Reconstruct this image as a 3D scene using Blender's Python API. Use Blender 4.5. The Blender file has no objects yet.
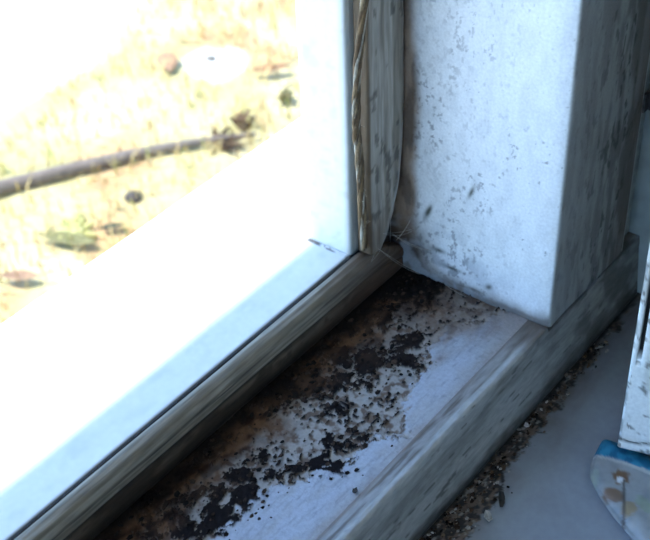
import bpy, bmesh, math, random
import numpy as np
from mathutils import Vector, Matrix

# ------------------------------------------------------------------ camera, sky, sun, exposure
scene = bpy.context.scene
COL = scene.collection
scene.view_settings.view_transform = 'Standard'
scene.view_settings.look = 'None'
scene.view_settings.gamma = 1.0
scene.view_settings.use_curve_mapping = False
scene.view_settings.exposure = 0.2

# world axes: X along the window towards the right jamb, Y outwards, Z up; metres.
# origin = foot of the jamb post at its room-side edge
F_PX = 1233.15
CAM_POS = (-0.42843, -0.20868, 0.40636)
RIGHT = Vector((0.61135345, -0.79056617, -0.03538493))
DOWN = Vector((-0.50517448, -0.35545781, -0.78641496))
FWD = Vector((0.60913521, 0.49865307, -0.61668421))
cam_d = bpy.data.cameras.new('camera')
cam = bpy.data.objects.new('camera', cam_d)
COL.objects.link(cam)
m = Matrix.Identity(4)
for r in range(3):
    m[r][0] = RIGHT[r]; m[r][1] = -DOWN[r]; m[r][2] = -FWD[r]; m[r][3] = CAM_POS[r]
cam.matrix_world = m
cam_d.sensor_fit = 'HORIZONTAL'
cam_d.sensor_width = 36.0
cam_d.lens = F_PX / 650.0 * 36.0
cam_d.clip_start = 0.01
cam_d.clip_end = 200
cam_d.dof.use_dof = True
cam_d.dof.focus_distance = 0.56
cam_d.dof.aperture_fstop = 20.0
scene.camera = cam

SUN_DIR = Vector((-0.30, 0.45, 0.90)).normalized()      # towards the sun
SKY_STRENGTH = 0.62
SUN_ENERGY = 9.0

world = bpy.data.worlds.new('sky'); scene.world = world
world.use_nodes = True
wn = world.node_tree; wn.nodes.clear()
sky = wn.nodes.new('ShaderNodeTexSky'); sky.sky_type = 'NISHITA'; sky.sun_disc = False
sky.sun_elevation = math.asin(SUN_DIR.z)
sky.sun_rotation = math.atan2(SUN_DIR.x, SUN_DIR.y)
sky.air_density = 1.0; sky.dust_density = 0.3; sky.ozone_density = 3.0
bg = wn.nodes.new('ShaderNodeBackground'); bg.inputs['Strength'].default_value = SKY_STRENGTH
wo = wn.nodes.new('ShaderNodeOutputWorld')
tint = wn.nodes.new('ShaderNodeVectorMath'); tint.operation = 'MULTIPLY'; tint.inputs[1].default_value = (0.83, 0.985, 1.11)
wn.links.new(sky.outputs[0], tint.inputs[0]); wn.links.new(tint.outputs[0], bg.inputs[0]); wn.links.new(bg.outputs[0], wo.inputs[0])

sun_d = bpy.data.lights.new('sun', 'SUN'); sun_d.energy = SUN_ENERGY
sun_d.angle = math.radians(0.4); sun_d.color = (1.0, 0.95, 0.86)
sun = bpy.data.objects.new('sun', sun_d); COL.objects.link(sun)
sun.rotation_euler = SUN_DIR.to_track_quat('Z', 'Y').to_euler()
sun.location = (-1, 3, 5)

rng = np.random.default_rng(7)
random.seed(7)

# ------------------------------------------------------------------ numpy noise
def _hash(i, j, k, s):
    h = (i.astype(np.int64) * 374761393 + j.astype(np.int64) * 668265263 + k.astype(np.int64) * 2246822519 + s * 3266489917) & 0xffffffff
    h = ((h ^ (h >> 13)) * 1274126177) & 0xffffffff
    h = ((h ^ (h >> 16)) * 2654435761) & 0xffffffff
    return ((h ^ (h >> 15)) & 0xffffff) / float(0xffffff)

def vnoise(P, seed=0):
    I = np.floor(P).astype(np.int64); Fr = P - I
    Fr = Fr * Fr * (3 - 2 * Fr)
    out = np.zeros(len(P))
    for a in (0, 1):
        wa = Fr[:, 0] if a else 1 - Fr[:, 0]
        for b in (0, 1):
            wb = Fr[:, 1] if b else 1 - Fr[:, 1]
            for c in (0, 1):
                wc = Fr[:, 2] if c else 1 - Fr[:, 2]
                out += wa * wb * wc * _hash(I[:, 0] + a, I[:, 1] + b, I[:, 2] + c, seed)
    return out

def fbm(P, scale, octv=4, seed=0, rough=0.5):
    """scale: features per metre (float or 3-vector); value 0..1"""
    Q = P * np.asarray(scale, float)
    a, tot, s = 1.0, 0.0, 0.0
    for o in range(octv):
        s = s + a * vnoise(Q + 17.3 * o, seed + o * 31); tot += a
        a *= rough; Q = Q * 2.03
    return s / tot

def sstep(a, b, x):
    t = np.clip((x - a) / (b - a), 0, 1)
    return t * t * (3 - 2 * t)

def mix(A, B, t):
    return A * (1 - t[:, None]) + B * t[:, None]

def C(r, g, b):
    return np.array([[r, g, b]], float)

def base(P, c):
    return np.repeat(C(*c), len(P), 0)

def blobs(P2, lst):
    """sum of soft round patches, lst: (x, y, radius, strength)"""
    s = np.zeros(len(P2))
    for x, y, r, w in lst:
        d2 = ((P2[:, 0] - x) ** 2 + (P2[:, 1] - y) ** 2) / (r * r)
        s = np.maximum(s, w * np.exp(-d2))
    return s

# ------------------------------------------------------------------ materials
MATS = {}
def attr_mat(name, rough=0.6, grain=900.0, grain_amt=0.18, bump=0.15, bump_scale=1400.0, spec=0.4, stretch=(1, 1, 1)):
    if name in MATS: return MATS[name]
    mt = bpy.data.materials.new(name); mt.use_nodes = True
    nt = mt.node_tree; nt.nodes.clear()
    N = nt.nodes.new; L = nt.links.new
    out = N('ShaderNodeOutputMaterial'); bs = N('ShaderNodeBsdfPrincipled')
    at = N('ShaderNodeAttribute'); at.attribute_name = 'Col'
    tc = N('ShaderNodeTexCoord'); mp = N('ShaderNodeMapping'); mp.inputs['Scale'].default_value = stretch
    no = N('ShaderNodeTexNoise'); no.inputs['Scale'].default_value = grain; no.inputs['Detail'].default_value = 3
    mr = N('ShaderNodeMapRange'); mr.inputs['From Min'].default_value = 0.25; mr.inputs['From Max'].default_value = 0.75
    mr.inputs['To Min'].default_value = 1 - grain_amt; mr.inputs['To Max'].default_value = 1 + grain_amt * 0.5
    mx = N('ShaderNodeVectorMath'); mx.operation = 'SCALE'
    L(tc.outputs['Object'], mp.inputs[0]); L(mp.outputs[0], no.inputs['Vector'])
    L(no.outputs['Fac'], mr.inputs['Value'])
    L(at.outputs['Color'], mx.inputs[0]); L(mr.outputs[0], mx.inputs['Scale'])
    L(mx.outputs[0], bs.inputs['Base Color'])
    n2 = N('ShaderNodeTexNoise'); n2.inputs['Scale'].default_value = bump_scale; n2.inputs['Detail'].default_value = 4
    L(mp.outputs[0], n2.inputs['Vector'])
    bp = N('ShaderNodeBump'); bp.inputs['Strength'].default_value = bump; bp.inputs['Distance'].default_value = 0.0006
    L(n2.outputs['Fac'], bp.inputs['Height']); L(bp.outputs[0], bs.inputs['Normal'])
    bs.inputs['Roughness'].default_value = rough
    bs.inputs['Specular IOR Level'].default_value = spec
    L(bs.outputs[0], out.inputs[0])
    MATS[name] = mt
    return mt

def plain_mat(name, col, rough=0.7, scale=30.0, amt=0.15, bump=0.1):
    if name in MATS: return MATS[name]
    mt = bpy.data.materials.new(name); mt.use_nodes = True
    nt = mt.node_tree; nt.nodes.clear(); N = nt.nodes.new; L = nt.links.new
    out = N('ShaderNodeOutputMaterial'); bs = N('ShaderNodeBsdfPrincipled')
    tc = N('ShaderNodeTexCoord')
    no = N('ShaderNodeTexNoise'); no.inputs['Scale'].default_value = scale; no.inputs['Detail'].default_value = 5
    L(tc.outputs['Object'], no.inputs['Vector'])
    rp = N('ShaderNodeValToRGB')
    rp.color_ramp.elements[0].position = 0.3; rp.color_ramp.elements[1].position = 0.7
    rp.color_ramp.elements[0].color = (*[c * (1 - amt) for c in col], 1)
    rp.color_ramp.elements[1].color = (*[min(1, c * (1 + amt)) for c in col], 1)
    L(no.outputs['Fac'], rp.inputs[0]); L(rp.outputs[0], bs.inputs['Base Color'])
    bp = N('ShaderNodeBump'); bp.inputs['Strength'].default_value = bump; bp.inputs['Distance'].default_value = 0.002
    L(no.outputs['Fac'], bp.inputs['Height']); L(bp.outputs[0], bs.inputs['Normal'])
    bs.inputs['Roughness'].default_value = rough
    L(bs.outputs[0], out.inputs[0])
    MATS[name] = mt
    return mt

def glass_mat():
    mt = bpy.data.materials.new('window_glass'); mt.use_nodes = True
    nt = mt.node_tree; nt.nodes.clear(); N = nt.nodes.new; L = nt.links.new
    out = N('ShaderNodeOutputMaterial')
    tr = N('ShaderNodeBsdfTransparent'); tr.inputs[0].default_value = (0.97, 0.985, 0.98, 1)
    gl = N('ShaderNodeBsdfGlossy'); gl.inputs['Roughness'].default_value = 0.02
    lw = N('ShaderNodeLayerWeight'); lw.inputs['Blend'].default_value = 0.5
    pw = N('ShaderNodeMath'); pw.operation = 'POWER'; pw.inputs[1].default_value = 5.0
    fr = N('ShaderNodeMath'); fr.operation = 'MULTIPLY_ADD'; fr.inputs[1].default_value = 0.6; fr.inputs[2].default_value = 0.025
    L(lw.outputs['Facing'], pw.inputs[0]); L(pw.outputs[0], fr.inputs[0])
    ms = N('ShaderNodeMixShader')
    L(fr.outputs[0], ms.inputs[0]); L(tr.outputs[0], ms.inputs[1]); L(gl.outputs[0], ms.inputs[2])
    L(ms.outputs[0], out.inputs[0])
    return mt
GLASS = glass_mat()

# ------------------------------------------------------------------ mesh helpers
def link(name, me, mat, parent=None):
    o = bpy.data.objects.new(name, me); COL.objects.link(o)
    if mat: me.materials.append(mat)
    if parent: o.parent = parent
    return o

def mesh_np(name, V, faces, cols=None, mat=None, parent=None, smooth=False):
    me = bpy.data.meshes.new(name)
    me.from_pydata([tuple(v) for v in V], [], faces)
    if cols is not None:
        ca = me.color_attributes.new('Col', 'FLOAT_COLOR', 'POINT')
        buf = np.ones((len(V), 4), np.float32); buf[:, :3] = np.clip(cols, 0, 1)
        ca.data.foreach_set('color', buf.ravel())
    if smooth:
        me.polygons.foreach_set('use_smooth', [True] * len(me.polygons))
    me.update()
    return link(name, me, mat, parent)

def spaced(*segs):
    """segs: (start, end, step) chained -> sorted positions"""
    out = []
    for a, b, st in segs:
        n = max(1, int(round(abs(b - a) / st)))
        out += list(np.linspace(a, b, n + 1))
    return np.array(sorted(set(np.round(out, 6))))

def resample(prof):
    """closed profile: list of (a, b, step to the next point)"""
    pts = []
    n = len(prof)
    for i in range(n):
        a, b, st = prof[i]; c, d, _ = prof[(i + 1) % n]
        k = max(1, int(round(math.hypot(c - a, d - b) / st)))
        for q in range(k):
            t = q / k
            pts.append((a + (c - a) * t, b + (d - b) * t))
    return np.array(pts)

def sweep(name, prof, ts, mapf, colf, mat, dispf=None, parent=None, smooth=True, shapef=None):
    """closed 2D profile swept along ts; mapf(a, b, t) -> xyz; counter-clockwise or not, normals are recalculated"""
    pr = resample(prof); n = len(pr); nt = len(ts)
    area = 0.5 * np.sum(pr[:, 0] * np.roll(pr[:, 1], -1) - np.roll(pr[:, 0], -1) * pr[:, 1])
    tg = np.roll(pr, -1, 0) - np.roll(pr, 1, 0)
    nr = np.stack([tg[:, 1], -tg[:, 0]], 1) * (1 if area > 0 else -1)
    nr /= np.linalg.norm(nr, axis=1)[:, None] + 1e-12
    A = np.tile(pr[:, 0], nt); B = np.tile(pr[:, 1], nt); T = np.repeat(ts, n)
    if shapef: A, B = shapef(A, B, T)
    NA = np.tile(nr[:, 0], nt); NB = np.tile(nr[:, 1], nt)
    P = mapf(A, B, T)
    Nv = mapf(A + NA, B + NB, T) - P
    cols = colf(P, Nv)
    if dispf is not None:
        P = P + Nv * dispf(P, Nv)[:, None]
    i = np.arange(nt - 1)[:, None] * n; j = np.arange(n)[None, :]; j2 = (j + 1) % n
    q = np.stack([i + j, i + j2, i + n + j2, i + n + j], -1).reshape(-1, 4)
    faces = q.tolist() + [list(range(n)), list(range((nt - 1) * n, nt * n))[::-1]]
    o = mesh_np(name, P, faces, cols, mat, parent, smooth)
    bm = bmesh.new(); bm.from_mesh(o.data)
    bmesh.ops.recalc_face_normals(bm, faces=bm.faces[:]); bm.to_mesh(o.data); bm.free()
    if smooth:
        o.data.polygons[-1].use_smooth = False; o.data.polygons[-2].use_smooth = False
    return o

alongX = lambda a, b, t: np.stack([t, a, b], 1)      # profile in (y, z)
alongZ = lambda a, b, t: np.stack([a, b, t], 1)      # profile in (x, y)

def bm_box(bm, x0, x1, y0, y1, z0, z1):
    v = [bm.verts.new(p) for p in ((x0,y0,z0),(x1,y0,z0),(x1,y1,z0),(x0,y1,z0),(x0,y0,z1),(x1,y0,z1),(x1,y1,z1),(x0,y1,z1))]
    for f in ((0,3,2,1),(4,5,6,7),(0,1,5,4),(1,2,6,5),(2,3,7,6),(3,0,4,7)):
        bm.faces.new([v[i] for i in f])

def boxes(name, lst, mat, parent=None, bevel=0.0):
    bm = bmesh.new()
    for b in lst: bm_box(bm, *b)
    if bevel: bmesh.ops.bevel(bm, geom=bm.edges[:], offset=bevel, segments=2, affect='EDGES')
    me = bpy.data.meshes.new(name); bm.to_mesh(me); bm.free()
    return link(name, me, mat, parent)

def empty(name, loc=(0, 0, 0)):
    o = bpy.data.objects.new(name, None); COL.objects.link(o); o.location = loc
    o.empty_display_size = 0.02
    return o

def tag(o, label=None, cat=None, group=None, kind=None):
    if label: o['label'] = label
    if cat: o['category'] = cat
    if group: o['group'] = group
    if kind: o['kind'] = kind
    return o

# ------------------------------------------------------------------ colour recipes (linear)
PAINT = (0.74, 0.76, 0.79)
DARK = (0.012, 0.009, 0.009)
BROWN = (0.075, 0.038, 0.022)
TAN = (0.36, 0.31, 0.26)
WOOD = (0.30, 0.245, 0.18)

# ------------------------------------------------------------------ room shell and outside walls
plaster = plain_mat('plaster_wall', (0.55, 0.50, 0.43), 0.85, 12, 0.06)
wallp = plain_mat('reveal_plaster', (0.33, 0.37, 0.37), 0.8, 60, 0.2)
XL, XR, ZT = -1.35, 0.10, 1.26
boxes('wall_front', [(-2.6, XL, -0.03, 0.19, -0.9, 1.8), (XR, 1.7, -0.03, 0.19, -0.9, 1.8),
                     (XL, XR, -0.03, 0.19, -0.9, -0.062), (XL, XR, -0.03, 0.19, ZT, 1.8)], wallp)['kind'] = 'structure'
boxes('wall_back', [(-2.6, 1.7, -3.3, -3.2, -0.9, 1.8)], plaster)['kind'] = 'structure'
WY0, WY1, WZ0, WZ1 = -1.95, -0.05, -0.40, 1.70      # opening of an unseen window added in the left wall for fill light
boxes('wall_left', [(-2.7, -2.6, -3.3, WY0, -0.9, 1.8), (-2.7, -2.6, WY1, 0.19, -0.9, 1.8),
                    (-2.7, -2.6, WY0, WY1, -0.9, WZ0), (-2.7, -2.6, WY0, WY1, WZ1, 1.8)], plaster)['kind'] = 'structure'
ym = (WY0 + WY1) / 2
w2 = boxes('added_fill_window', [(-2.68, -2.62, WY0, WY0 + .05, WZ0, WZ1), (-2.68, -2.62, WY1 - .05, WY1, WZ0, WZ1), (-2.68, -2.62, ym - .025, ym + .025, WZ0, WZ1),
                        (-2.68, -2.62, WY0, WY1, WZ0, WZ0 + .05), (-2.68, -2.62, WY0, WY1, WZ1 - .05, WZ1)], plain_mat('added_fill_window_frame', (.72, .73, .74), .5, 80, .1))
w2['kind'] = 'structure'
boxes('pane', [(-2.652, -2.648, WY0 + .05, ym - .025, WZ0 + .05, WZ1 - .05)], GLASS, w2)
boxes('pane', [(-2.652, -2.648, ym + .025, WY1 - .05, WZ0 + .05, WZ1 - .05)], GLASS, w2)
boxes('wall_right', [(1.7, 1.8, -3.3, 0.19, -0.9, 1.8)], plaster)['kind'] = 'structure'
boxes('ceiling', [(-2.7, 1.8, -3.3, 0.19, 1.8, 1.9)], plaster)['kind'] = 'structure'
boxes('floor', [(-2.7, 1.8, -3.3, 0.19, -1.0, -0.9)], plain_mat('floor_boards', (0.23, 0.15, 0.09), 0.5, 8, 0.3))['kind'] = 'structure'
SHADE_EAVE_Y = 0.1225 + (1.36 - 0.024) * SUN_DIR.y / SUN_DIR.z  # unseen eave added to shade the sill strip, depth set from the sun
boxes('added_shade_eave', [(-4, 4, 0.19, SHADE_EAVE_Y, 1.36, 1.5)], plain_mat('shade_eave_boards', (0.5, 0.48, 0.44), 0.8, 10, 0.1))['kind'] = 'structure'

# ------------------------------------------------------------------ the window frame
win = empty('window_1', (-0.6, 0.05, -0.04))
tag(win, 'old white painted double window frame with mouldy channel and peeling paint', kind='structure')
def W(o):
    o.parent = win
    o.matrix_parent_inverse = Matrix.Translation((-win.location[0], -win.location[1], -win.location[2]))
    return o

paint_mat = attr_mat('old_white_paint', rough=0.42, grain=700, grain_amt=0.12, bump=0.22, bump_scale=600)
rot_mat = attr_mat('mouldy_channel_paint', rough=0.85, grain=500, grain_amt=0.14, bump=0.35, bump_scale=900, spec=0.08)
wood_mat = attr_mat('weathered_bead_wood', rough=0.65, grain=500, grain_amt=0.35, bump=0.4, bump_scale=700, stretch=(0.12, 1, 1), spec=0.3)
woodv_mat = attr_mat('weathered_bead_wood_upright', rough=0.7, grain=500, grain_amt=0.3, bump=0.4, bump_scale=700, stretch=(1, 1, 0.12), spec=0.3)

# --- channel floor between the two windows
EDGE_X = np.array([-0.40, -0.26, -0.199, -0.180, -0.165, -0.142, -0.117, -0.099, -0.080, -0.061, -0.045, -0.024, -0.007, 0.0])
EDGE_Y = np.array([0.050, 0.050, 0.045, 0.048, 0.046, 0.031, 0.026, 0.018, 0.029, 0.033, 0.041, 0.040, 0.026, 0.020])
MOULD = [(-.192, .054, .012, 1), (-.173, .051, .010, 1), (-.209, .073, .008, .8), (-.154, .050, .006, .9), (-.137, .035, .010, 1),
         (-.115, .030, .007, .8), (-.104, .075, .013, 1), (-.092, .064, .011, 1), (-.072, .060, .011, 1), (-.062, .045, .010, 1),
         (-.047, .051, .008, .9), (-.118, .083, .012, 1), (-.010, .085, .024, 1.1), (-.040, .087, .020, 1), (-.185, .070, .009, .6),
         (-.107, .049, .008, .62), (-.225, .055, .014, .9), (-.16, .083, .012, .7), (-.20, .088, .012, .7), (-.078, .074, .010, .9),
         (-.25, .065, .02, .8), (-.147, .043, .006, .8), (-.125, .040, .006, .7), (-.088, .036, .006, .6), (-.102, .030, .005, .6), (-.165, .060, .008, .75), (-.150, .062, .006, .65), (-.203, .062, .010, .85), (-.180, .060, .008, .8), (-.085, .052, .007, .7)]

def channel_fields(P):
    warp = np.stack([fbm(P, 90, 3, 5) - .5, fbm(P, 90, 3, 9) - .5, np.zeros(len(P))], 1) * 0.012
    Q = P + warp
    fine = fbm(Q, (300, 420, 200), 4, 2, 0.68)
    edge = np.interp(Q[:, 0], EDGE_X, EDGE_Y)
    bare = sstep(-0.0012, 0.0012, P[:, 1] + (fine - .5) * 0.014 + warp[:, 1] * 0.7 - edge)
    mb = blobs(Q, MOULD)
    patch = sstep(0.525, 0.565, fine * 0.82 + mb * 0.46 - 0.115 - 0.06 * (1 - bare))
    patch *= np.maximum(bare, sstep(0.25, 0.5, mb))
    speck = sstep(0.675, 0.715, fbm(P, (380, 560, 200), 3, 21, .55)) * sstep(.15, .9, bare * .8 + .28)
    return Q, fine, bare, mb, np.clip(np.maximum(patch, speck), 0, 1)

def channel_col(P, N):
    Q, fine, bare, mb, patch = channel_fields(P)
    c = base(P, (0.43, 0.465, 0.525))
    c = mix(c, C(0.27, 0.28, 0.31), sstep(.50, .72, fbm(P, (140, 700, 200), 4, 43, .65)) * .55)
    dirty = fbm(P, (60, 160, 60), 4, 40)
    c = mix(c, C(0.40, 0.40, 0.40), sstep(.45, .75, dirty) * .6)
    # dull dirt towards the ledge and the jamb foot
    c = mix(c, C(0.33, 0.29, 0.25), sstep(0.020, 0.008, P[:, 1] + (dirty - .5) * .014) * .75)
    c = mix(c, C(0.30, 0.25, 0.22), sstep(-0.045, -0.004, P[:, 0] + (dirty - .5) * .05) * .75)
    tan = base(P, (0.37, 0.35, 0.325)); tan = mix(tan, C(0.16, 0.12, 0.095), sstep(.46, .66, fbm(P, 320, 3, 61, .6)))
    c = mix(c, tan, bare)
    dirt2 = sstep(-0.060, -0.012, P[:, 0] + (dirty - .5) * .05) * sstep(.012, .035, P[:, 1])
    c = mix(c, mix(base(P, (0.27, 0.225, 0.19)), C(0.13, 0.095, 0.075), sstep(.4, .65, fbm(P, 260, 3, 63, .6))), dirt2 * .8)
    # brown rot by the bead and in the corner
    br = sstep(0.056, 0.074, P[:, 1] + (fbm(P, (60, 90, 60), 4, 70) - .5) * .03)
    br = np.maximum(br, blobs(P, [(-.02, .066, .02, .9), (-.06, .076, .02, 1)]))
    brown = mix(base(P, (0.135, 0.075, 0.042)), C(0.035, 0.016, 0.010), sstep(.38, .68, fbm(P, (140, 260, 100), 4, 80)))
    c = mix(c, C(*DARK), patch)
    c = mix(c, brown, np.clip(br, 0, 1) * (1 - .55 * patch))
    c = mix(c, C(0.010, 0.007, 0.006), sstep(0.074, 0.0855, P[:, 1] + (fbm(P, (70, 90, 60), 4, 77) - .5) * .012) * .88)  # shadow along the foot of the bead, painted near-black
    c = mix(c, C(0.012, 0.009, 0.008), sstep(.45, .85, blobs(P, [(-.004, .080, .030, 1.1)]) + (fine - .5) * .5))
    top = sstep(.3, .7, N[:, 2])
    return mix(base(P, (.2, .17, .14)), c, top)

def channel_disp(P, N):
    Q, fine, bare, mb, patch = channel_fields(P)
    d = -0.0009 * bare + 0.0011 * patch * (0.4 + fine) + (fbm(P, 300, 3, 91) - .5) * 0.0008 * (0.3 + bare)
    return d * sstep(.3, .9, N[:, 2])

W(sweep('channel_board', [(0.0105, 0.0, 0.00055), (0.0885, 0.0, 0.004), (0.0885, -0.040, 0.02), (0.0105, -0.040, 0.01)],
        spaced((-1.25, -0.42, 0.004), (-0.42, -0.30, 0.0014), (-0.30, 0.0, 0.00055)), alongX, channel_col, rot_mat, channel_disp))

# --- ledge on the room side of the channel
def ledge_col(P, N):
    n = fbm(P, (25, 200, 200), 4, 101); s = fbm(P, (90, 420, 420), 3, 104)
    c = base(P, (0.45, 0.455, 0.44))
    c = mix(c, C(0.25, 0.25, 0.23), sstep(.42, .68, n) * .8)
    c = mix(c, C(0.10, 0.095, 0.085), sstep(.66, .74, s) * .8)
    top = sstep(.5, .9, N[:, 2])
    c = mix(c, mix(base(P, (0.29, 0.275, 0.255)), C(0.13, 0.105, 0.085), sstep(.42, .66, fbm(P, (50, 500, 300), 4, 109))), sstep(.0028, .0042, P[:, 1] + (n - .5) * .002))
    c = mix(c, C(0.47, 0.49, 0.50), np.exp(-((P[:, 1] - .0020) / .0008) ** 2) * sstep(-.001, .0002, P[:, 2]) * .9)  # painted highlight along the ridge of the ledge
    c = mix(c, C(0.20, 0.15, 0.115), sstep(.0080, .0102, P[:, 1] + (n - .5) * .005) * .85)
    c = mix(c, C(.12, .085, .06), sstep(-.035, -.006, P[:, 0] + (n - .5) * .02) * sstep(-.004, .001, P[:, 2]) * .8)
    far = sstep(-0.04, 0.05, P[:, 0])
    c = mix(c, C(0.12, 0.115, 0.105), far * (.35 + .5 * sstep(.4, .6, fbm(P, (60, 90, 90), 4, 120))))
    low = sstep(-0.031, -0.042, P[:, 2] + (s - .5) * .012)
    c = mix(c, C(0.035, 0.027, 0.02), low * .85)
    return c
def ledge_shape(A, B, T):
    k = np.interp(T, [-.06, -.004, 0], [1, .35, 0])
    B = np.where(B > 0, B * k, B)
    return A, np.where(T > 0.0005, np.minimum(B, -0.0032), B)
W(sweep('inner_ledge', [(0.0118, -0.060, .02), (0.0112, 0.0001, .001), (0.0100, 0.0006, .0008), (0.0075, 0.0010, .0008), (0.0055, 0.0016, .0007),
                        (0.0030, 0.0020, .0006), (0.0012, 0.0016, .0005), (0.0001, 0.0004, .0008), (-0.0004, -0.002, .0012), (-0.0042, -0.042, .004), (-0.0042, -0.060, .01)],
        spaced((-1.25, -0.34, .02), (-0.34, 0.10, .0009)), alongX, ledge_col, attr_mat('ledge_paint', rough=.5, grain=500, grain_amt=.25, bump=.3, bump_scale=700, stretch=(.3, 1, 1)),
        lambda P, N: (fbm(P, (40, 150, 150), 3, 130) - .5) * .0007, shapef=ledge_shape))

# --- jamb post
SPOTS = [(.073, .041, .0016, .004), (.048, .063, .0012, .004), (.052, .003, .004, .001), (.043, .004, .005, .0012), (.066, .020, .004, .0015), (.035, .010, .002, .002),
         (.072, .043, .001, .003), (.058, .012, .006, .0012)]
def jamb_col(P, N):
    c = base(P, (0.80, 0.82, 0.85))
    left = sstep(-.3, -.8, N[:, 0])
    sp = fbm(P, (520, 520, 360), 3, 140, .7)
    dens = 0.60 - .07 * sstep(.02, .075, P[:, 1]) - .05 * sstep(.06, .0, P[:, 2]) * sstep(0, .06, P[:, 1]) + 0.09 * sstep(.03, .012, P[:, 1])
    big = fbm(P, (70, 70, 45), 4, 150)
    c = mix(c, C(0.30, 0.31, 0.34), sstep(dens + .03, dens + .13, sp) * left * (.25 + .6 * sstep(.4, .6, big)))
    c = mix(c, C(0.55, 0.57, 0.60), left * sstep(.35, .7, fbm(P, (220, 220, 110), 4, 151)) * .25)
    for y, z, ry, rz in SPOTS:
        d = ((P[:, 1] - y + (P[:, 2] - z) * .35) / ry) ** 2 + ((P[:, 2] - z) / rz) ** 2
        c = mix(c, C(0.05, 0.055, 0.04), left * np.exp(-d) * .95)
    # stained band in the rebate beside the upright bead
    c = mix(c, mix(base(P, (.30, .20, .135)), C(.13, .08, .05), sstep(.4, .65, fbm(P, (200, 200, 60), 4, 153))), left * sstep(.0765, .0845, P[:, 1] + (big - .5) * .008) * .95)
    c = mix(c, C(0.055, 0.032, 0.022), left * sstep(.040, .012, P[:, 2]) * sstep(.066, .082, P[:, 1] + (big - .5) * .014))
    c = mix(c, C(0.07, 0.055, 0.045), left * sstep(.0042, .0012, P[:, 2] + (big - .5) * .006) * .85)  # brown dirt with the contact shadow of the jamb foot painted in
    c = mix(c, C(0.22, 0.20, 0.19), left * sstep(.010, .0, P[:, 2] + (big - .5) * .012 - .004 * sstep(.02, .08, P[:, 1])) * .8)
    c = mix(c, C(0.35, 0.38, 0.43), left * sstep(.05, .0, P[:, 2]) * sstep(.02, .06, P[:, 1]) * sstep(.4, .65, fbm(P, (150, 150, 150), 4, 156)) * .8)
    # room side: grimy, more so away from the edge
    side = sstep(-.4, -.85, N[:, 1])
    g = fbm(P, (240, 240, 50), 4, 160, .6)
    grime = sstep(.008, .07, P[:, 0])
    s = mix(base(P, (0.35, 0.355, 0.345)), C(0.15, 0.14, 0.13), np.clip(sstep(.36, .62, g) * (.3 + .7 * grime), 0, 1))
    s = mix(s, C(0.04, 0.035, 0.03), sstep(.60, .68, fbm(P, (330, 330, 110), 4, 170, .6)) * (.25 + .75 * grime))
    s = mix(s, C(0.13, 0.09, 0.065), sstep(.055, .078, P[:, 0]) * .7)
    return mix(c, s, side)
def arc(cx, cy, r, a0, a1, n, st):
    return [(cx + r * math.cos(a0 + (a1 - a0) * i / n), cy + r * math.sin(a0 + (a1 - a0) * i / n), st) for i in range(n + 1)]
rj = .006
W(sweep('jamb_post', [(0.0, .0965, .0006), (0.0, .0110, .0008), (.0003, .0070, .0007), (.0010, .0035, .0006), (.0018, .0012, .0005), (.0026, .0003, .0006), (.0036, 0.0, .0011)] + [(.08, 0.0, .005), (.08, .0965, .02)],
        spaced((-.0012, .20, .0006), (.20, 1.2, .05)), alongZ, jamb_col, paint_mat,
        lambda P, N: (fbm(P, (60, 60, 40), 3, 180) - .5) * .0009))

# --- outer frame: upright, outside sill
def outer_col(P, N):
    c = base(P, (.80, .80, .79))
    inner = sstep(-.5, -.9, N[:, 1])
    c = mix(c, C(.46, .48, .48), inner * .9)
    c = mix(c, C(.5, .45, .4), sstep(.62, .72, fbm(P, (200, 200, 200), 3, 190)) * .3)
    return c
white_out = attr_mat('outer_white_paint', rough=.6, grain=400, grain_amt=.05, bump=.1)
W(sweep('outer_upright', [(-.034, .1245, .003), (-.034, .0985, .0007), (-.0330, .0972, .0007), (-.0315, .0968, .002), (.08, .0968, .02), (.08, .1245, .02)],
        spaced((.0235, .22, .002), (.22, 1.2, .05)), alongZ, outer_col, white_out, lambda P, N: (fbm(P, 60, 3, 195) - .5) * .0008))
def osill_col(P, N):
    c = base(P, (.78, .80, .80))
    c = mix(c, C(.6, .64, .67), sstep(.5, .8, fbm(P, (120, 200, 100), 3, 200)) * .5)
    gap = sstep(.0988, .0976, P[:, 1])
    c = mix(c, C(.06, .055, .05), gap)
    j = sstep(.0020, .0006, np.abs(P[:, 0] + .0352)) * sstep(.30, .5, fbm(P, (300, 300, 300), 2, 201)) * sstep(.125, .123, P[:, 1])
    return mix(c, C(.12, .11, .11), j)
W(sweep('outside_sill', [(.0970, .0230, .0005), (.0985, .024, .0012), (.130, .024, .006), (.203, .0235, .001), (.206, .021, .003), (.206, -.012, .01), (.19, -.015, .03), (.097, -.015, .02)],
        spaced((XL, -.40, .03), (-.40, -.06, .004), (-.06, .02, .0012), (.02, XR, .01)), alongX, osill_col, white_out, lambda P, N: (fbm(P, 40, 3, 205) - .5) * .0006))

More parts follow.
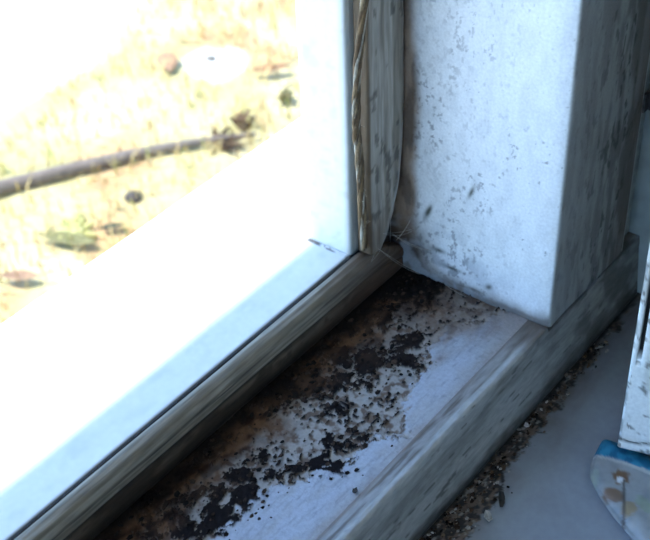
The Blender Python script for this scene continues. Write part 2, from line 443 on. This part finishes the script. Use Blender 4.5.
# --- beads that hold the outer pane
def bead_col(P, N):
    st = fbm(P, (14, 700, 700), 4, 210, .6)
    n = fbm(P, (50, 180, 180), 4, 215)
    c = mix(base(P, (.40, .355, .29)), C(.24, .205, .155), sstep(.35, .65, st))
    low = sstep(.0145, .0115, P[:, 2])
    c = mix(c, mix(base(P, (.155, .115, .08)), C(.06, .04, .028), sstep(.4, .62, n)), low)
    c = mix(c, C(.02, .015, .012), np.exp(-((P[:, 2] - .0120) / .0009) ** 2) * .9)
    c = mix(c, C(.055, .04, .03), np.exp(-((P[:, 2] - .0185 - (n - .5) * .002) / .0006) ** 2) * sstep(.25, .5, fbm(P, (30, 30, 30), 3, 217)) * .9)
    c = mix(c, C(.025, .015, .010), sstep(.0085, .001, P[:, 2] + (n - .5) * .006))
    c = mix(c, C(.05, .035, .025), sstep(.60, .66, fbm(P, (120, 300, 300), 3, 219)) * .7 * sstep(.018, .010, P[:, 2]))
    c = mix(c, C(.09, .05, .032), sstep(-.090, -.018, P[:, 0] + (n - .5) * .04) * .85)
    c = mix(c, C(.02, .017, .015), sstep(.0943, .0953, P[:, 1]))
    return c
def bead_shape(A, B, T):
    # cut down roughly where it runs into the corner
    k = np.interp(T, [-.032, -.018, -.004, 0.0], [1, .93, .62, .55])
    return A, B * k
W(sweep('sill_bead', [(.0955, 0.0, .01), (.0876, 0.0, .0012), (.0879, .0110, .0007), (.0888, .0120, .0007), (.0877, .0131, .0008), (.0874, .0180, .0008),
                      (.0879, .0213, .0006), (.0897, .0240, .0006), (.0922, .0252, .0006), (.0946, .0249, .0005), (.0955, .0240, .01)],
        spaced((-1.25, -.32, .02), (-.32, -.0005, .0011)), alongX, bead_col, wood_mat,
        lambda P, N: (fbm(P, (30, 220, 220), 3, 220) - .5) * .0009, shapef=bead_shape))
def ubead_col(P, N):
    st = fbm(P, (500, 500, 12), 4, 230, .6); n = fbm(P, (150, 150, 60), 4, 233)
    c = mix(base(P, (.45, .405, .345)), C(.27, .235, .19), sstep(.4, .65, st))
    c = mix(c, C(.09, .08, .07), sstep(.63, .70, fbm(P, (260, 260, 130), 4, 236)) * .7)
    c = mix(c, C(.55, .53, .49), sstep(-.0035, -.0012, P[:, 0] - np.interp(P[:, 2], [.03, .058, .10], [-.017, -.0052, 0])) * .8)
    c = mix(c, C(.16, .105, .06), sstep(-.0270, -.0284, P[:, 0]) * .9)
    c = mix(c, C(.13, .085, .055), sstep(.06, .03, P[:, 2]) * .6)
    return c
def ubead_shape(A, B, T):
    r = np.interp(T, [.024, .031, .042, .058, .08, .10, .3, 1.2], [-.022, -.0155, -.0098, -.0050, -.0020, -.0012, -.0010, -.001])
    k = (A + .0288) / .0278
    bow = -.0012 * np.sin(np.clip(T, 0, .2) / .2 * math.pi)
    return -.0288 + k * (r + .0288) + bow * 0.4, B + bow * k
W(sweep('upright_bead', [(-.0288, .0955, .001), (-.0288, .0893, .0008), (-.0282, .0882, .0008), (-.0268, .0878, .0011), (-.0040, .0872, .0007), (-.0018, .0876, .0006), (-.0010, .0888, .001), (-.0010, .0955, .01)],
        spaced((.0252, .22, .0013), (.22, 1.2, .04)), alongZ, ubead_col, woodv_mat,
        lambda P, N: (fbm(P, (200, 200, 40), 3, 240) - .5) * .0009, shapef=ubead_shape))

# --- outer pane, head and far upright (mostly out of the picture)
pn = boxes('pane', [(-1.25, -.0318, .0959, .0965, .0245, 1.2)], GLASS); W(pn)
white = plain_mat('frame_white', (.72, .73, .74), .5, 80, .1)
W(boxes('head_rail', [(-1.35, .10, 0.0, .1245, 1.2, 1.26)], white))
W(boxes('far_upright', [(-1.35, -1.25, 0.0, .1245, -.06, 1.2)], white))

tr = boxes('trim_1', [(.0802, .0998, .006, .0968, -.003, 1.2)], plain_mat('recess_paint', (.30, .33, .33), .7, 120, .35)); tr['kind'] = 'structure'

# --- rusty hinge knuckle on the jamb
bm = bmesh.new()
for z, h, r in ((.0875, .0050, .0020), (.0925, .0045, .0021)):
    bmesh.ops.create_cone(bm, cap_ends=True, segments=16, radius1=r, radius2=r, depth=h, matrix=Matrix.Translation((.0855, -.0028, z)))
bm_box(bm, .0795, .0855, -.0012, .0004, .085, .095)
me = bpy.data.meshes.new('hinge'); bm.to_mesh(me); bm.free()
W(link('hinge', me, plain_mat('rusty_iron', (.05, .045, .045), .6, 400, .5)))

# ------------------------------------------------------------------ inner window sill
RES_X = np.array([-.40, -.17, -.135, -.119, -.100, -.085, -.072, -.058, -.040, -.020, .010, .050, .10])
RES_Y = np.array([-.028, -.028, -.026, -.025, -.019, -.0215, -.0185, -.0130, -.0125, -.0120, -.0105, -.0085, -.0075])
RES = [(x, -.0085, .0042 + .0035 * (x < -.06), 1) for x in np.arange(-.16, .05, .008)]
def sill_fields(P):
    w = np.stack([fbm(P, 120, 3, 305) - .5, fbm(P, 120, 3, 309) - .5, np.zeros(len(P))], 1) * .010
    Q = P + w
    f = fbm(Q, (260, 420, 200), 4, 302, .65)
    d = P[:, 1] + w[:, 1] + (f - .5) * .014 - np.interp(Q[:, 0], RES_X, RES_Y)
    return Q, f, d, sstep(-.0008, .0008, d)
def sill_col(P, N):
    Q, f, mb, res = sill_fields(P)
    c = base(P, (.30, .335, .375))
    c = mix(c, C(.26, .285, .315), sstep(.4, .7, fbm(P, 40, 4, 310)) * .7)
    c = mix(c, C(.14, .10, .08), sstep(-.030, -.004, P[:, 1] + (fbm(P, (60, 120, 60), 4, 311) - .5) * .025) * .75)
    dk = mix(base(P, (.15, .10, .07)), C(.018, .011, .009), sstep(.40, .54, fbm(P, (300, 460, 300), 4, 312, .65)))
    dk = mix(dk, C(.42, .39, .35), sstep(.62, .70, fbm(P, (260, 420, 300), 3, 315)) * .6)
    c = mix(c, C(.035, .027, .023), np.exp(-((mb - .0002) / .0012) ** 2) * sstep(.40, .55, fbm(P, 160, 3, 318)) * .8)
    c = mix(c, dk, res)
    c = mix(c, C(.02, .015, .012), sstep(-.0075, -.0045, P[:, 1]) * .9)
    return mix(base(P, (.3, .31, .33)), c, sstep(.3, .7, N[:, 2]))
def sill_disp(P, N):
    Q, f, mb, res = sill_fields(P)
    return (res * (-.0004 + .0016 * fbm(P, (260, 420, 300), 3, 315)) + (fbm(P, 25, 2, 320) - .5) * .0006) * sstep(.3, .9, N[:, 2])
sl = sweep('window_sill', [(-.0040, -.042, .0007), (-.034, -.042, .0022), (-.110, -.042, .01), (-.216, -.042, .002), (-.220, -.045, .002), (-.220, -.059, .002), (-.216, -.062, .05), (-.0040, -.062, .02)],
           spaced((-1.45, -.45, .004), (-.45, -.2, .0016), (-.2, .07, .0007), (.07, .10, .004)), alongX, sill_col, attr_mat('grey_blue_sill_paint', rough=.38, grain=260, grain_amt=.08, bump=.08, bump_scale=300, spec=.5), sill_disp)
tag(sl, 'grey-blue painted inner window sill with brown crumbling dirt along its back edge', 'window sill')

# ------------------------------------------------------------------ open inner sash
sash = empty('window_sash', (-.0255, -.0547, -.030))
tag(sash, 'white peeling inner window sash swung open at the right of the frame', 'window sash')
ang = math.atan2(-.96, .281)
sash.rotation_euler = (0, 0, ang)           # local x: along the sash into the room, local y: -> thickness towards +X world
SW, SH, ST, TH = .50, 1.14, .055, .038
def sash_col(P, N):
    c = base(P, (.80, .81, .80))
    n = fbm(P, (90, 90, 60), 4, 400)
    c = mix(c, C(.50, .50, .46), sstep(.52, .66, n) * .6)
    c = mix(c, C(.11, .10, .085), sstep(.60, .66, fbm(P, (260, 260, 200), 4, 404, .6)) * .8)
    c = mix(c, C(.01, .01, .01), sstep(.002, .004, P[:, 1]) * sstep(.02, .006, P[:, 1]) * (P[:, 0] > .001))
    crack = P[:, 2] - .0055 - (fbm(P, (130, 0, 0), 3, 408) - .5) * .005
    c = mix(c, C(.015, .013, .012), np.exp(-(crack / .0007) ** 2))
    c = mix(c, C(.2, .2, .19), sstep(.0015, .0003, P[:, 0]) * sstep(.5, .6, fbm(P, (0, 0, 120), 3, 410)))
    return c
def sash_disp(P, N):
    crack = P[:, 2] - .0055 - (fbm(P, (130, 0, 0), 3, 408) - .5) * .005
    return (-np.exp(-(crack / .0009) ** 2) * .0012 + (fbm(P, (90, 90, 60), 4, 400) - .5) * .0012) * (P[:, 1] < .001)
# local y negative faces -X world?  local y axis = (0.96, 0.281): positive = away from the camera
spm = attr_mat('sash_paint', rough=.5, grain=500, grain_amt=.12, bump=.3, bump_scale=600)
def stile(x0, x1, name, dense):
    ts = spaced((0, .30, .0012), (.30, SH, .05)) if dense else spaced((0, SH, .1))
    def groove(A, B, T):
        return A, np.where((np.abs(A - x0 - .0034) < .0010) & (T > .056 + .002 * np.sin(T * 900)), B + .006, B)
    return sweep(name, [(x0, .0010, .003 if dense else .05), (x0, TH, .02), (x1, TH, .02), (x1, 0, .0014 if dense else .05), (x0 + .0046, 0, .0004), (x0 + .0010, 0, .002)], ts, alongZ, sash_col, spm, sash_disp, parent=sash, shapef=groove if dense else None)
stile(0, ST, 'hinge_stile', True)
stile(SW - ST, SW, 'meeting_stile', False)
for nm, z0 in (('bottom_rail', 0.0), ('top_rail', SH - ST)):
    boxes(nm, [(ST, SW - ST, .001, TH - .001, z0, z0 + ST)], white, sash)
boxes('pane', [(ST - .004, SW - ST + .004, .017, .020, ST - .004, SH - ST + .004)], GLASS, sash)
# ------------------------------------------------------------------ packet under the sash corner
OUT = [(-.0165, -.0435), (-.026, -.0448), (-.036, -.0468), (-.0425, -.0500), (-.049, -.057), (-.057, -.069), (-.0635, -.081), (-.070, -.094), (-.076, -.108), (-.078, -.122),
       (-.070, -.128), (-.050, -.126), (-.028, -.122), (-.016, -.118), (-.0135, -.10), (-.0140, -.075), (-.0150, -.055)]
def packet():
    poly = np.array(OUT); ctr = poly.mean(0)
    # dense outline
    pts = []
    for i in range(len(poly)):
        a, b = poly[i], poly[(i + 1) % len(poly)]
        k = max(1, int(np.linalg.norm(b - a) / .0012))
        for q in range(k): pts.append(a + (b - a) * q / k)
    pts = np.array(pts)
    for _ in range(2): pts = (np.roll(pts, 1, 0) + 2 * pts + np.roll(pts, -1, 0)) / 4
    n = len(pts); rings = 34
    V = []; faces = []
    H = .0075; z0 = -.0414
    for side in (1, 0):
        for r in range(rings):
            t = r / rings                       # 0 outline -> 1 centre
            rad = (ctr - pts) * t + pts
            dome = (1 - (1 - min(1, t * 2.2)) ** 2) ** .5 if t > 0 else 0
            z = z0 + H * .35 + (H * .65 * dome if side else -H * .35 * min(1, dome * 1.4))
            V.append(np.concatenate([rad, np.full((n, 1), z)], 1))
    V = np.concatenate(V)
    top_c, bot_c = len(V), len(V) + 1
    V = np.concatenate([V, [[ctr[0], ctr[1], z0 + H]], [[ctr[0], ctr[1], z0]]])
    idx = lambda s, r, i: (0 if s else rings * n) + r * n + i % n
    for s in (1, 0):
        for r in range(rings - 1):
            for i in range(n):
                f = [idx(s, r, i), idx(s, r, i + 1), idx(s, r + 1, i + 1), idx(s, r + 1, i)]
                faces.append(f if s else f[::-1])
        for i in range(n):
            f = [idx(s, rings - 1, i), idx(s, rings - 1, i + 1), top_c if s else bot_c]
            faces.append(f if s else f[::-1])
    for i in range(n):
        faces.append([idx(0, 0, i), idx(0, 0, i + 1), idx(1, 0, i + 1), idx(1, 0, i)])
    P = V.copy()
    V[:, 2] += (fbm(P, (90, 90, 1), 3, 500) - .5) * .0022 * sstep(z0 + .003, z0 + .006, P[:, 2])
    c = base(P, (.28, .295, .295))
    c = mix(c, C(.21, .23, .24), sstep(.4, .65, fbm(P, 120, 3, 503)))
    e = P[:, 0] + .0285 - (P[:, 1] + .06) * -.10 + (fbm(P, 300, 2, 505) - .5) * .002
    w = fbm(P, 420, 3, 507) - .5
    def mark(x, y, rx, ry, rot=0.0):
        dx, dy = P[:, 0] - x, P[:, 1] - y
        u = dx * math.cos(rot) + dy * math.sin(rot); v = -dx * math.sin(rot) + dy * math.cos(rot)
        return sstep(1.25, .8, np.sqrt((u / rx) ** 2 + (v / ry) ** 2) + w * 1.2)
    bro = C(.16, .075, .025)
    c = mix(c, C(.30, .36, .30), mark(-.043, -.053, .0055, .0016, .5) * .6)
    c = mix(c, bro, mark(-.0375, -.0635, .0042, .0042) * .95)
    c = mix(c, C(.68, .68, .67), mark(-.0395, -.0640, .0018, .0018))
    c = mix(c, bro, mark(-.0495, -.0655, .0036, .0045) * .8)
    c = mix(c, C(.30, .20, .07), mark(-.0535, -.0755, .004, .0035) * .7)
    c = mix(c, C(.22, .30, .18), mark(-.047, -.0800, .005, .003, .8) * .5)
    ax, ay, bx, by = -.0385, -.0655, -.062, -.0775
    L = math.hypot(bx - ax, by - ay); ux, uy = (bx - ax) / L, (by - ay) / L
    s = (P[:, 0] - ax) * ux + (P[:, 1] - ay) * uy; d = np.abs(-(P[:, 0] - ax) * uy + (P[:, 1] - ay) * ux)
    c = mix(c, C(.06, .045, .035), sstep(.0009, .0004, d) * (s > 0) * (s < L) * .9)
    blue = mix(base(P, (.012, .13, .24)), C(.03, .24, .38), sstep(.4, .65, fbm(P, 260, 3, 509)))
    c = mix(c, C(.62, .62, .58), sstep(-.0022, -.001, e) * sstep(.001, -.0002, e) * .6)
    c = mix(c, blue, sstep(-.0004, .0006, e))
    o = mesh_np('paper_packet', V, faces, c, attr_mat('printed_packet', rough=.35, grain=300, grain_amt=.1, bump=.1, spec=.5), smooth=True)
    tag(o, 'pale packet with blue band and brown printed marks under the open sash corner', 'packet')
packet()

# ------------------------------------------------------------------ twine beside the upright bead
def tube(path, rad, seg=8):
    V = []; F = []; n = len(path)
    path = [Vector(p) for p in path]
    for i, p in enumerate(path):
        t = (path[min(i + 1, n - 1)] - path[max(i - 1, 0)]).normalized()
        u = t.orthogonal().normalized() if abs(t.z) < .99 else Vector((1, 0, 0))
        u = (Vector((0, 1, 0)) - t * t.y).normalized() if abs(t.y) < .9 else (Vector((1, 0, 0)) - t * t.x).normalized()
        v = t.cross(u)
        r = rad(i / (n - 1)) if callable(rad) else rad
        for k in range(seg):
            a = 2 * math.pi * k / seg
            V.append(p + (u * math.cos(a) + v * math.sin(a)) * r)
    for i in range(n - 1):
        for k in range(seg):
            k2 = (k + 1) % seg
            F.append([i * seg + k, i * seg + k2, (i + 1) * seg + k2, (i + 1) * seg + k])
    F.append(list(range(seg))[::-1]); F.append(list(range((n - 1) * seg, n * seg)))
    return V, F

def join(parts):
    V = []; F = []
    for v, f in parts:
        o = len(V); V += [tuple(p) for p in v]; F += [[i + o for i in q] for q in f]
    return V, F

def twine():
    zs = np.linspace(.030, .30, 260)
    cx = np.interp(zs, [.03, .05, .09, .118, .14, .17, .2, .3], [-.0312, -.0325, -.0352, -.0372, -.0362, -.0330, -.0300, -.0290])
    cy = np.interp(zs, [.03, .10, .14, .17, .3], [.0905, .0895, .0880, .0860, .0855])
    root = empty('twine', (-.031, .09, .03))
    tag(root, 'frayed brown twine hanging down beside the weathered upright bead', 'twine')
    for k in range(5):
        ph = k * 2 * math.pi / 5
        path = [(x + (.0015 + .0005 * math.sin(z * 70 + k)) * math.cos(z * 130 + ph + math.sin(z * 60)), y + .0008 * math.sin(z * 130 + ph + math.sin(z * 60)), z) for x, y, z in zip(cx, cy, zs)]
        V, F = tube(path, .00085 + .0002 * (k % 3), 7)
        V = np.array([tuple(v) for v in V])
        cc = mix(base(V, ((.46, .40, .31), (.36, .27, .16), (.22, .14, .07), (.50, .45, .36), (.30, .21, .12))[k]), C(.14, .09, .05), sstep(.4, .65, fbm(V, (300, 300, 120), 3, 600 + k)))
        o = mesh_np('strand', V - np.array([-.031, .09, .03]), F, cc, attr_mat('twine_fibre', rough=.9, grain=900, grain_amt=.3, bump=.3), root, True)
    parts = []
    for i in range(26):
        z = random.uniform(.035, .19); j = int((z - .03) / .27 * 259)
        p = Vector((cx[j], cy[j], z)); d = Vector((random.uniform(-1, .6), random.uniform(-1, -.1), random.uniform(-1, .6))).normalized() * random.uniform(.002, .006)
        parts.append(tube([p, p + d * .5 + Vector((0, 0, .0005)), p + d], .00012, 4))
    V, F = join(parts); V = np.array(V) - np.array([-.031, .09, .03])
    mesh_np('frayed_fibres', V, F, base(V, (.48, .40, .29)), MATS['twine_fibre'], root)['kind'] = 'stuff'
twine()

# ------------------------------------------------------------------ cobweb and crumbs
def cobweb():
    parts = []
    A = [((-.020, .0868, .034), (.0, .078, .030)), ((-.012, .0868, .029), (.0, .070, .018)), ((-.024, .0872, .027), (-.003, .075, .002)), ((-.008, .0870, .022), (.0, .082, .036)),
         ((-.018, .0872, .030), (-.030, .0870, .022)), ((-.001, .062, .0012), (-.004, .046, .0012))]
    for a, b in A:
        a, b = Vector(a), Vector(b)
        for q in range(2):
            off = Vector((random.uniform(-1, 1), random.uniform(-1, 1), random.uniform(-1, 1))) * .0012
            path = []
            for i in range(9):
                t = i / 8
                path.append(a.lerp(b, t) + off * math.sin(t * math.pi) + Vector((0, 0, -.0012 * math.sin(t * math.pi))))
            parts.append(tube(path, .00009, 4))
    V, F = join(parts); V = np.array(V)
    o = mesh_np('cobweb', V, F, base(V, (.36, .33, .29)), attr_mat('cobweb_fibre', rough=.8, grain=300, grain_amt=.1, bump=0))
    tag(o, 'dusty torn cobweb threads across the dark corner beside the jamb', 'cobweb', kind='stuff')
cobweb()

def crumbs(name, label, cat, spots, z, n, smin, smax, cols, ymin, ymax, dens):
    V = []; F = []; CC = []
    made = 0
    w = np.array([s[2] * s[2] * max(s[3], .1) for s in spots]); w /= w.sum()
    while made < n:
        s = spots[rng.choice(len(spots), p=w)]
        x = s[0] + rng.normal() * s[2] * .7; y = s[1] + rng.normal() * s[2] * .7
        if not (ymin < y < ymax) or x > -.003 and z > -.01: continue
        r = smin + (smax - smin) * rng.random() ** 2.2
        k = 5
        a0 = rng.random() * 6.28; tz = rng.normal() * .35; tx = rng.normal() * .35
        o = len(V); th = r * .32
        ring = []
        for i in range(k):
            a = a0 + 6.283 * i / k; rr = r * (.6 + .7 * rng.random())
            ring.append((math.cos(a) * rr, math.sin(a) * rr * .75))
        for up in (0, 1):
            for (u, v) in ring:
                V.append((x + u * (1 - .25 * up), y + v * (1 - .25 * up), z + up * th + (u * tz + v * tx) * .6 + r * .25))
        F.append([o + i for i in range(k)][::-1]); F.append([o + k + i for i in range(k)])
        for i in range(k): F.append([o + i, o + (i + 1) % k, o + k + (i + 1) % k, o + k + i])
        c = cols[rng.integers(len(cols))]; b = .7 + .6 * rng.random()
        CC += [[q * b for q in c]] * (2 * k)
        made += 1
    o = mesh_np(name, np.array(V), F, np.array(CC), attr_mat('crumb_matter', rough=.9, grain=900, grain_amt=.3, bump=.3, spec=.08))
    tag(o, label, cat, kind='stuff')
crumbs('mould_flakes', 'black mould and paint crumbs scattered over the channel floor', 'crumbs', MOULD, -.0002, 900, .0005, .0020,
       [(.014, .011, .010), (.02, .014, .012), (.035, .024, .018), (.06, .04, .03)], .013, .085, 1)
crumbs('rot_crumbs', 'brown rotten crumbs and paint flakes along the back of the grey-blue sill', 'crumbs', RES, -.0415, 420, .0005, .0018,
       [(.02, .014, .011), (.05, .03, .02), (.11, .07, .045), (.20, .15, .11), (.38, .35, .32)], -.028, -.0055, 1)

def flake(name, label, pts, z, col, lift):
    """curled chip of paint: outline fan with thickness"""
    bm = bmesh.new()
    c = Vector((sum(p[0] for p in pts) / len(pts), sum(p[1] for p in pts) / len(pts)))
    top = []; bot = []
    for i, (x, y) in enumerate(pts):
        zz = z + lift * (.3 + .7 * abs(math.sin(i * 1.7 + pts[0][0] * 900)))
        top.append(bm.verts.new((x, y, zz + .0005))); bot.append(bm.verts.new((x, y, zz)))
    ct = bm.verts.new((c.x, c.y, z + .0006)); cb = bm.verts.new((c.x, c.y, z))
    n = len(pts)
    for i in range(n):
        j = (i + 1) % n
        bm.faces.new((top[i], top[j], ct)); bm.faces.new((bot[j], bot[i], cb)); bm.faces.new((bot[i], bot[j], top[j], top[i]))
    me = bpy.data.meshes.new(name); bm.to_mesh(me); bm.free()
    o = link(name, me, plain_mat('flake_' + '%02d%02d%02d' % tuple(int(99 * q) for q in col), col, .7, 500, .3))
    tag(o, label, 'paint flake')
def star(x, y, rx, ry, rot, n=9):
    out = []
    for i in range(n):
        a = 2 * math.pi * i / n; r = random.uniform(.65, 1.15)
        u, v = rx * r * math.cos(a), ry * r * math.sin(a)
        out.append((x + u * math.cos(rot) - v * math.sin(rot), y + u * math.sin(rot) + v * math.cos(rot)))
    return out
flake('paint_flake', 'dark curled paint flake lying clear of the dirt on the grey-blue sill', star(-.0775, -.0225, .0050, .0017, .55), -.0415, (.03, .025, .022), .0012)
flake('paint_flake', 'small pale paint chip with dark rim in front of the sill dirt', star(-.0905, -.0235, .0040, .0022, .9), -.0415, (.42, .40, .37), .0014)
flake('paint_flake', 'small dark chip on the clean paint near the ledge', star(-.143, .0135, .0016, .0012, .3), .0004, (.03, .027, .025), .0006)

# ------------------------------------------------------------------ outside: ground, dry grass, stick, litter
GZ = -1.0
def ground():
    xs = np.concatenate([np.linspace(-40, -3, 20), np.linspace(-2.8, 4.2, 190), np.linspace(4.5, 40, 20)])
    ys = np.concatenate([np.linspace(-40, 0.1, 30), np.linspace(.19, 4.2, 120), np.linspace(4.6, 60, 24)])
    X, Y = np.meshgrid(xs, ys); n, mN = len(xs), len(ys)
    P = np.stack([X.ravel(), Y.ravel(), np.full(X.size, GZ)], 1)
    near = sstep(6, 3, P[:, 1]) * sstep(.3, .8, P[:, 1])
    h = (fbm(P, (3, 3, 1), 4, 700) - .5) * .05 + (fbm(P, (25, 25, 1), 3, 702) - .5) * .02
    n1 = fbm(P, (5, 5, 1), 4, 710)
    c = mix(base(P, (.50, .42, .22)), C(.56, .50, .31), sstep(.35, .65, n1))
    c = mix(c, C(.36, .35, .13), sstep(.50, .68, fbm(P, (7, 7, 1), 4, 715)) * .6)
    c = mix(c, C(.46, .29, .15), sstep(.50, .66, fbm(P, (9, 9, 1), 3, 717)) * .8)
    # bare pale sandy ground further out and a pale patch in the grass
    e = (P[:, 0] - 1.05) * -.35 + P[:, 1] - 1.80 + (fbm(P, (4, 4, 1), 3, 720) - .5) * .35
    c = mix(c, C(.78, .77, .72), sstep(-.02, .16, e) * .92)
    c = mix(c, C(.78, .77, .74), sstep(.45, .8, blobs(P, [(1.43, 1.62, .10, 1)])))
    V = P.copy(); V[:, 2] += h * near * .5
    i = np.arange(mN - 1)[:, None] * n; j = np.arange(n - 1)[None, :]
    q = np.stack([i + j, i + j + 1, i + n + j + 1, i + n + j], -1).reshape(-1, 4).tolist()
    o = mesh_np('ground', V, q, c, attr_mat('dry_ground', rough=.95, grain=40, grain_amt=.12, bump=.2, bump_scale=60, spec=.1), smooth=True)
    o['kind'] = 'structure'
    o['label'] = 'sunlit dry sandy ground outside the window'
ground()

def grass(n=6500):
    V = np.zeros((n * 5, 3)); F = []; CC = np.zeros((n * 5, 3)); k = 0
    while k < n:
        x = rng.uniform(.0, 2.6); y = rng.uniform(.9, 3.2)
        p = np.array([[x, y, 0.0]])
        if (x - 1.05) * -.35 + y - 1.80 + (fbm(p, (4, 4, 1), 3, 720)[0] - .5) * .35 > .08 and rng.random() > .05: continue
        if math.hypot(x - 1.43, y - 1.62) < .09 and rng.random() > .1: continue
        hgt = rng.uniform(.015, .055); a = rng.uniform(0, 6.28); lean = rng.uniform(.2, 1.1) * hgt; w = rng.uniform(.0012, .0026)
        dx, dy = math.cos(a), math.sin(a); px, py = -dy * w, dx * w
        o = k * 5
        V[o] = (x - px, y - py, GZ - .008); V[o + 1] = (x + px, y + py, GZ - .008)
        V[o + 2] = (x + px * .8 + dx * lean * .4, y + py * .8 + dy * lean * .4, GZ + hgt * .6); V[o + 3] = (x - px * .8 + dx * lean * .4, y - py * .8 + dy * lean * .4, GZ + hgt * .6)
        V[o + 4] = (x + dx * lean, y + dy * lean, GZ + hgt)
        F += [[o, o + 1, o + 2, o + 3], [o + 3, o + 2, o + 4]]
        g = rng.random()
        CC[o:o + 5] = np.array((.58, .45, .20) if g < .7 else ((.42, .43, .14) if g < .88 else (.40, .26, .13))) * rng.uniform(.8, 1.15)
        k += 1
    o = mesh_np('dry_grass', V, F, CC, attr_mat('dry_grass_blades', rough=.8, grain=50, grain_amt=.1, bump=0, spec=.2))
    tag(o, 'short dry yellow grass on the ground outside', 'grass', kind='stuff')
grass()

stickm = plain_mat('grey_brown_bark', (.15, .12, .10), .85, 60, .3, .5)
def stick():
    a = Vector((1.236, 1.318, GZ + .012)); b = Vector((.10, 2.10, GZ + .030))
    path = []
    for i in range(40):
        t = i / 39
        p = a.lerp(b, t); p += Vector((.012 * math.sin(t * 9), .010 * math.sin(t * 7 + 1), .004 * math.sin(t * 11)))
        path.append(p)
    V, F = tube(path, lambda t: .006 + .010 * min(1, t * 3), 12)
    for v in V:
        v += Vector((1, 1, 1)) * 0
    o = mesh_np('stick', V, F, None, stickm, smooth=True)
    tag(o, 'long grey-brown stick lying across the dry grass outside', 'stick')
stick()

def leaf(name, label, x, y, L, Wd, rot, col, cat='leaf', curl=.3):
    V = []; F = []; n = 9
    for i in range(n):
        t = i / (n - 1); w = Wd * .5 * math.sin(math.pi * t) ** .8 + .0004
        for s in (-1, 0, 1):
            u = (t - .5) * L; v = s * w
            z = GZ + .012 + abs(s) * w * .5 + curl * L * (t - .5) ** 2
            V.append((x + u * math.cos(rot) - v * math.sin(rot), y + u * math.sin(rot) + v * math.cos(rot), z))
    for i in range(n - 1):
        for k in (0, 1):
            F.append([i * 3 + k, i * 3 + k + 1, (i + 1) * 3 + k + 1, (i + 1) * 3 + k])
    o = mesh_np(name, V, F, None, plain_mat('leaf_' + '%03d%03d%03d' % tuple(int(999 * q) for q in col), col, .7, 90, .3), smooth=True)
    md = o.modifiers.new('thick', 'SOLIDIFY'); md.thickness = .001
    tag(o, label, cat)
leaf('fallen_leaf', 'curled brown fallen leaf beside the pale bare patch outside', 1.355, 1.700, .10, .05, .9, (.30, .17, .09))
leaf('fallen_leaf', 'long olive leaf on the grass near the outside sill', .735, 1.375, .13, .035, -1.2, (.16, .15, .055))
leaf('fallen_leaf', 'small dark leaf between the stick and the outside sill', .815, 1.337, .05, .02, -.6, (.05, .05, .025))
leaf('fallen_leaf', 'reddish brown leaf nearest the lower left of the grass', .605, 1.365, .08, .03, -1.0, (.28, .17, .10))
leaf('fallen_leaf', 'brown leaf at the right edge of the view outside', 1.468, 1.480, .10, .03, -.7, (.24, .12, .05))

def stone(name, label, x, y, r, col):
    bm = bmesh.new(); bmesh.ops.create_icosphere(bm, subdivisions=3, radius=r)
    for v in bm.verts:
        q = np.array([[v.co.x, v.co.y, v.co.z]]); v.co *= .8 + .45 * fbm(q, 40, 2, int(x * 100))[0]; v.co.z *= .65
        v.co += Vector((x, y, GZ + r * .45))
    me = bpy.data.meshes.new(name); bm.to_mesh(me); bm.free()
    o = link(name, me, plain_mat('stone_' + str(int(x * 1000)), col, .85, 60, .3)); me.polygons.foreach_set('use_smooth', [True] * len(me.polygons))
    tag(o, label, 'stone')
stone('stone', 'dark stone standing in for a shadowed hollow in the grass below the stick', .916, 1.382, .018, (.05, .04, .035))  # dark lump put where the grass has only a shadowed hollow
stone('stone', 'grey stone lying just above the end of the stick', 1.440, 1.640, .014, (.16, .15, .13))

def tuft(name, label, x, y, n, h, spread, cols, cat, leafy=False):
    parts = []; CC = []
    for i in range(n):
        a = random.uniform(0, 6.28); d = random.uniform(.2, 1) * spread
        p0 = Vector((x + random.uniform(-1, 1) * spread * .3, y + random.uniform(-1, 1) * spread * .3, GZ - .006))
        p2 = p0 + Vector((math.cos(a) * d, math.sin(a) * d, random.uniform(.5, 1) * h)); p1 = p0.lerp(p2, .5) + Vector((0, 0, h * .25))
        path = [p0.lerp(p1, t) .lerp(p1.lerp(p2, t), t) for t in [k / 7 for k in range(8)]]
        pr = tube(path, (lambda t: .0035 * (1 - .3 * t) * (1 + (1.6 if leafy else .3) * math.sin(t * 3.1))) , 6)
        parts.append(pr); CC += [random.choice(cols)] * len(pr[0])
    V, F = join(parts)
    o = mesh_np(name, np.array(V), F, np.array(CC), attr_mat('tuft_stems', rough=.8, grain=60, grain_amt=.2, bump=.1), smooth=True)
    tag(o, label, cat)
tuft('dry_weed', 'dark brown dead weed over the thin end of the stick', 1.175, 1.372, 26, .035, .06, [(.05, .03, .022), (.09, .05, .03), (.14, .08, .045)], 'weed')
tuft('dry_weed', 'curled brown dead weed beside the tip of the stick', 1.262, 1.385, 16, .035, .035, [(.09, .055, .035), (.16, .09, .05)], 'weed')
tuft('green_weed', 'small dark green weed at the right edge of the grass', 1.405, 1.385, 12, .03, .026, [(.05, .07, .02), (.10, .11, .035), (.2, .16, .06)], 'weed', True)
tuft('green_weed', 'pale green grass clump beside the long olive leaf', 0.775, 1.40, 22, .03, .05, [(.48, .46, .20), (.42, .40, .15)], 'weed', True)
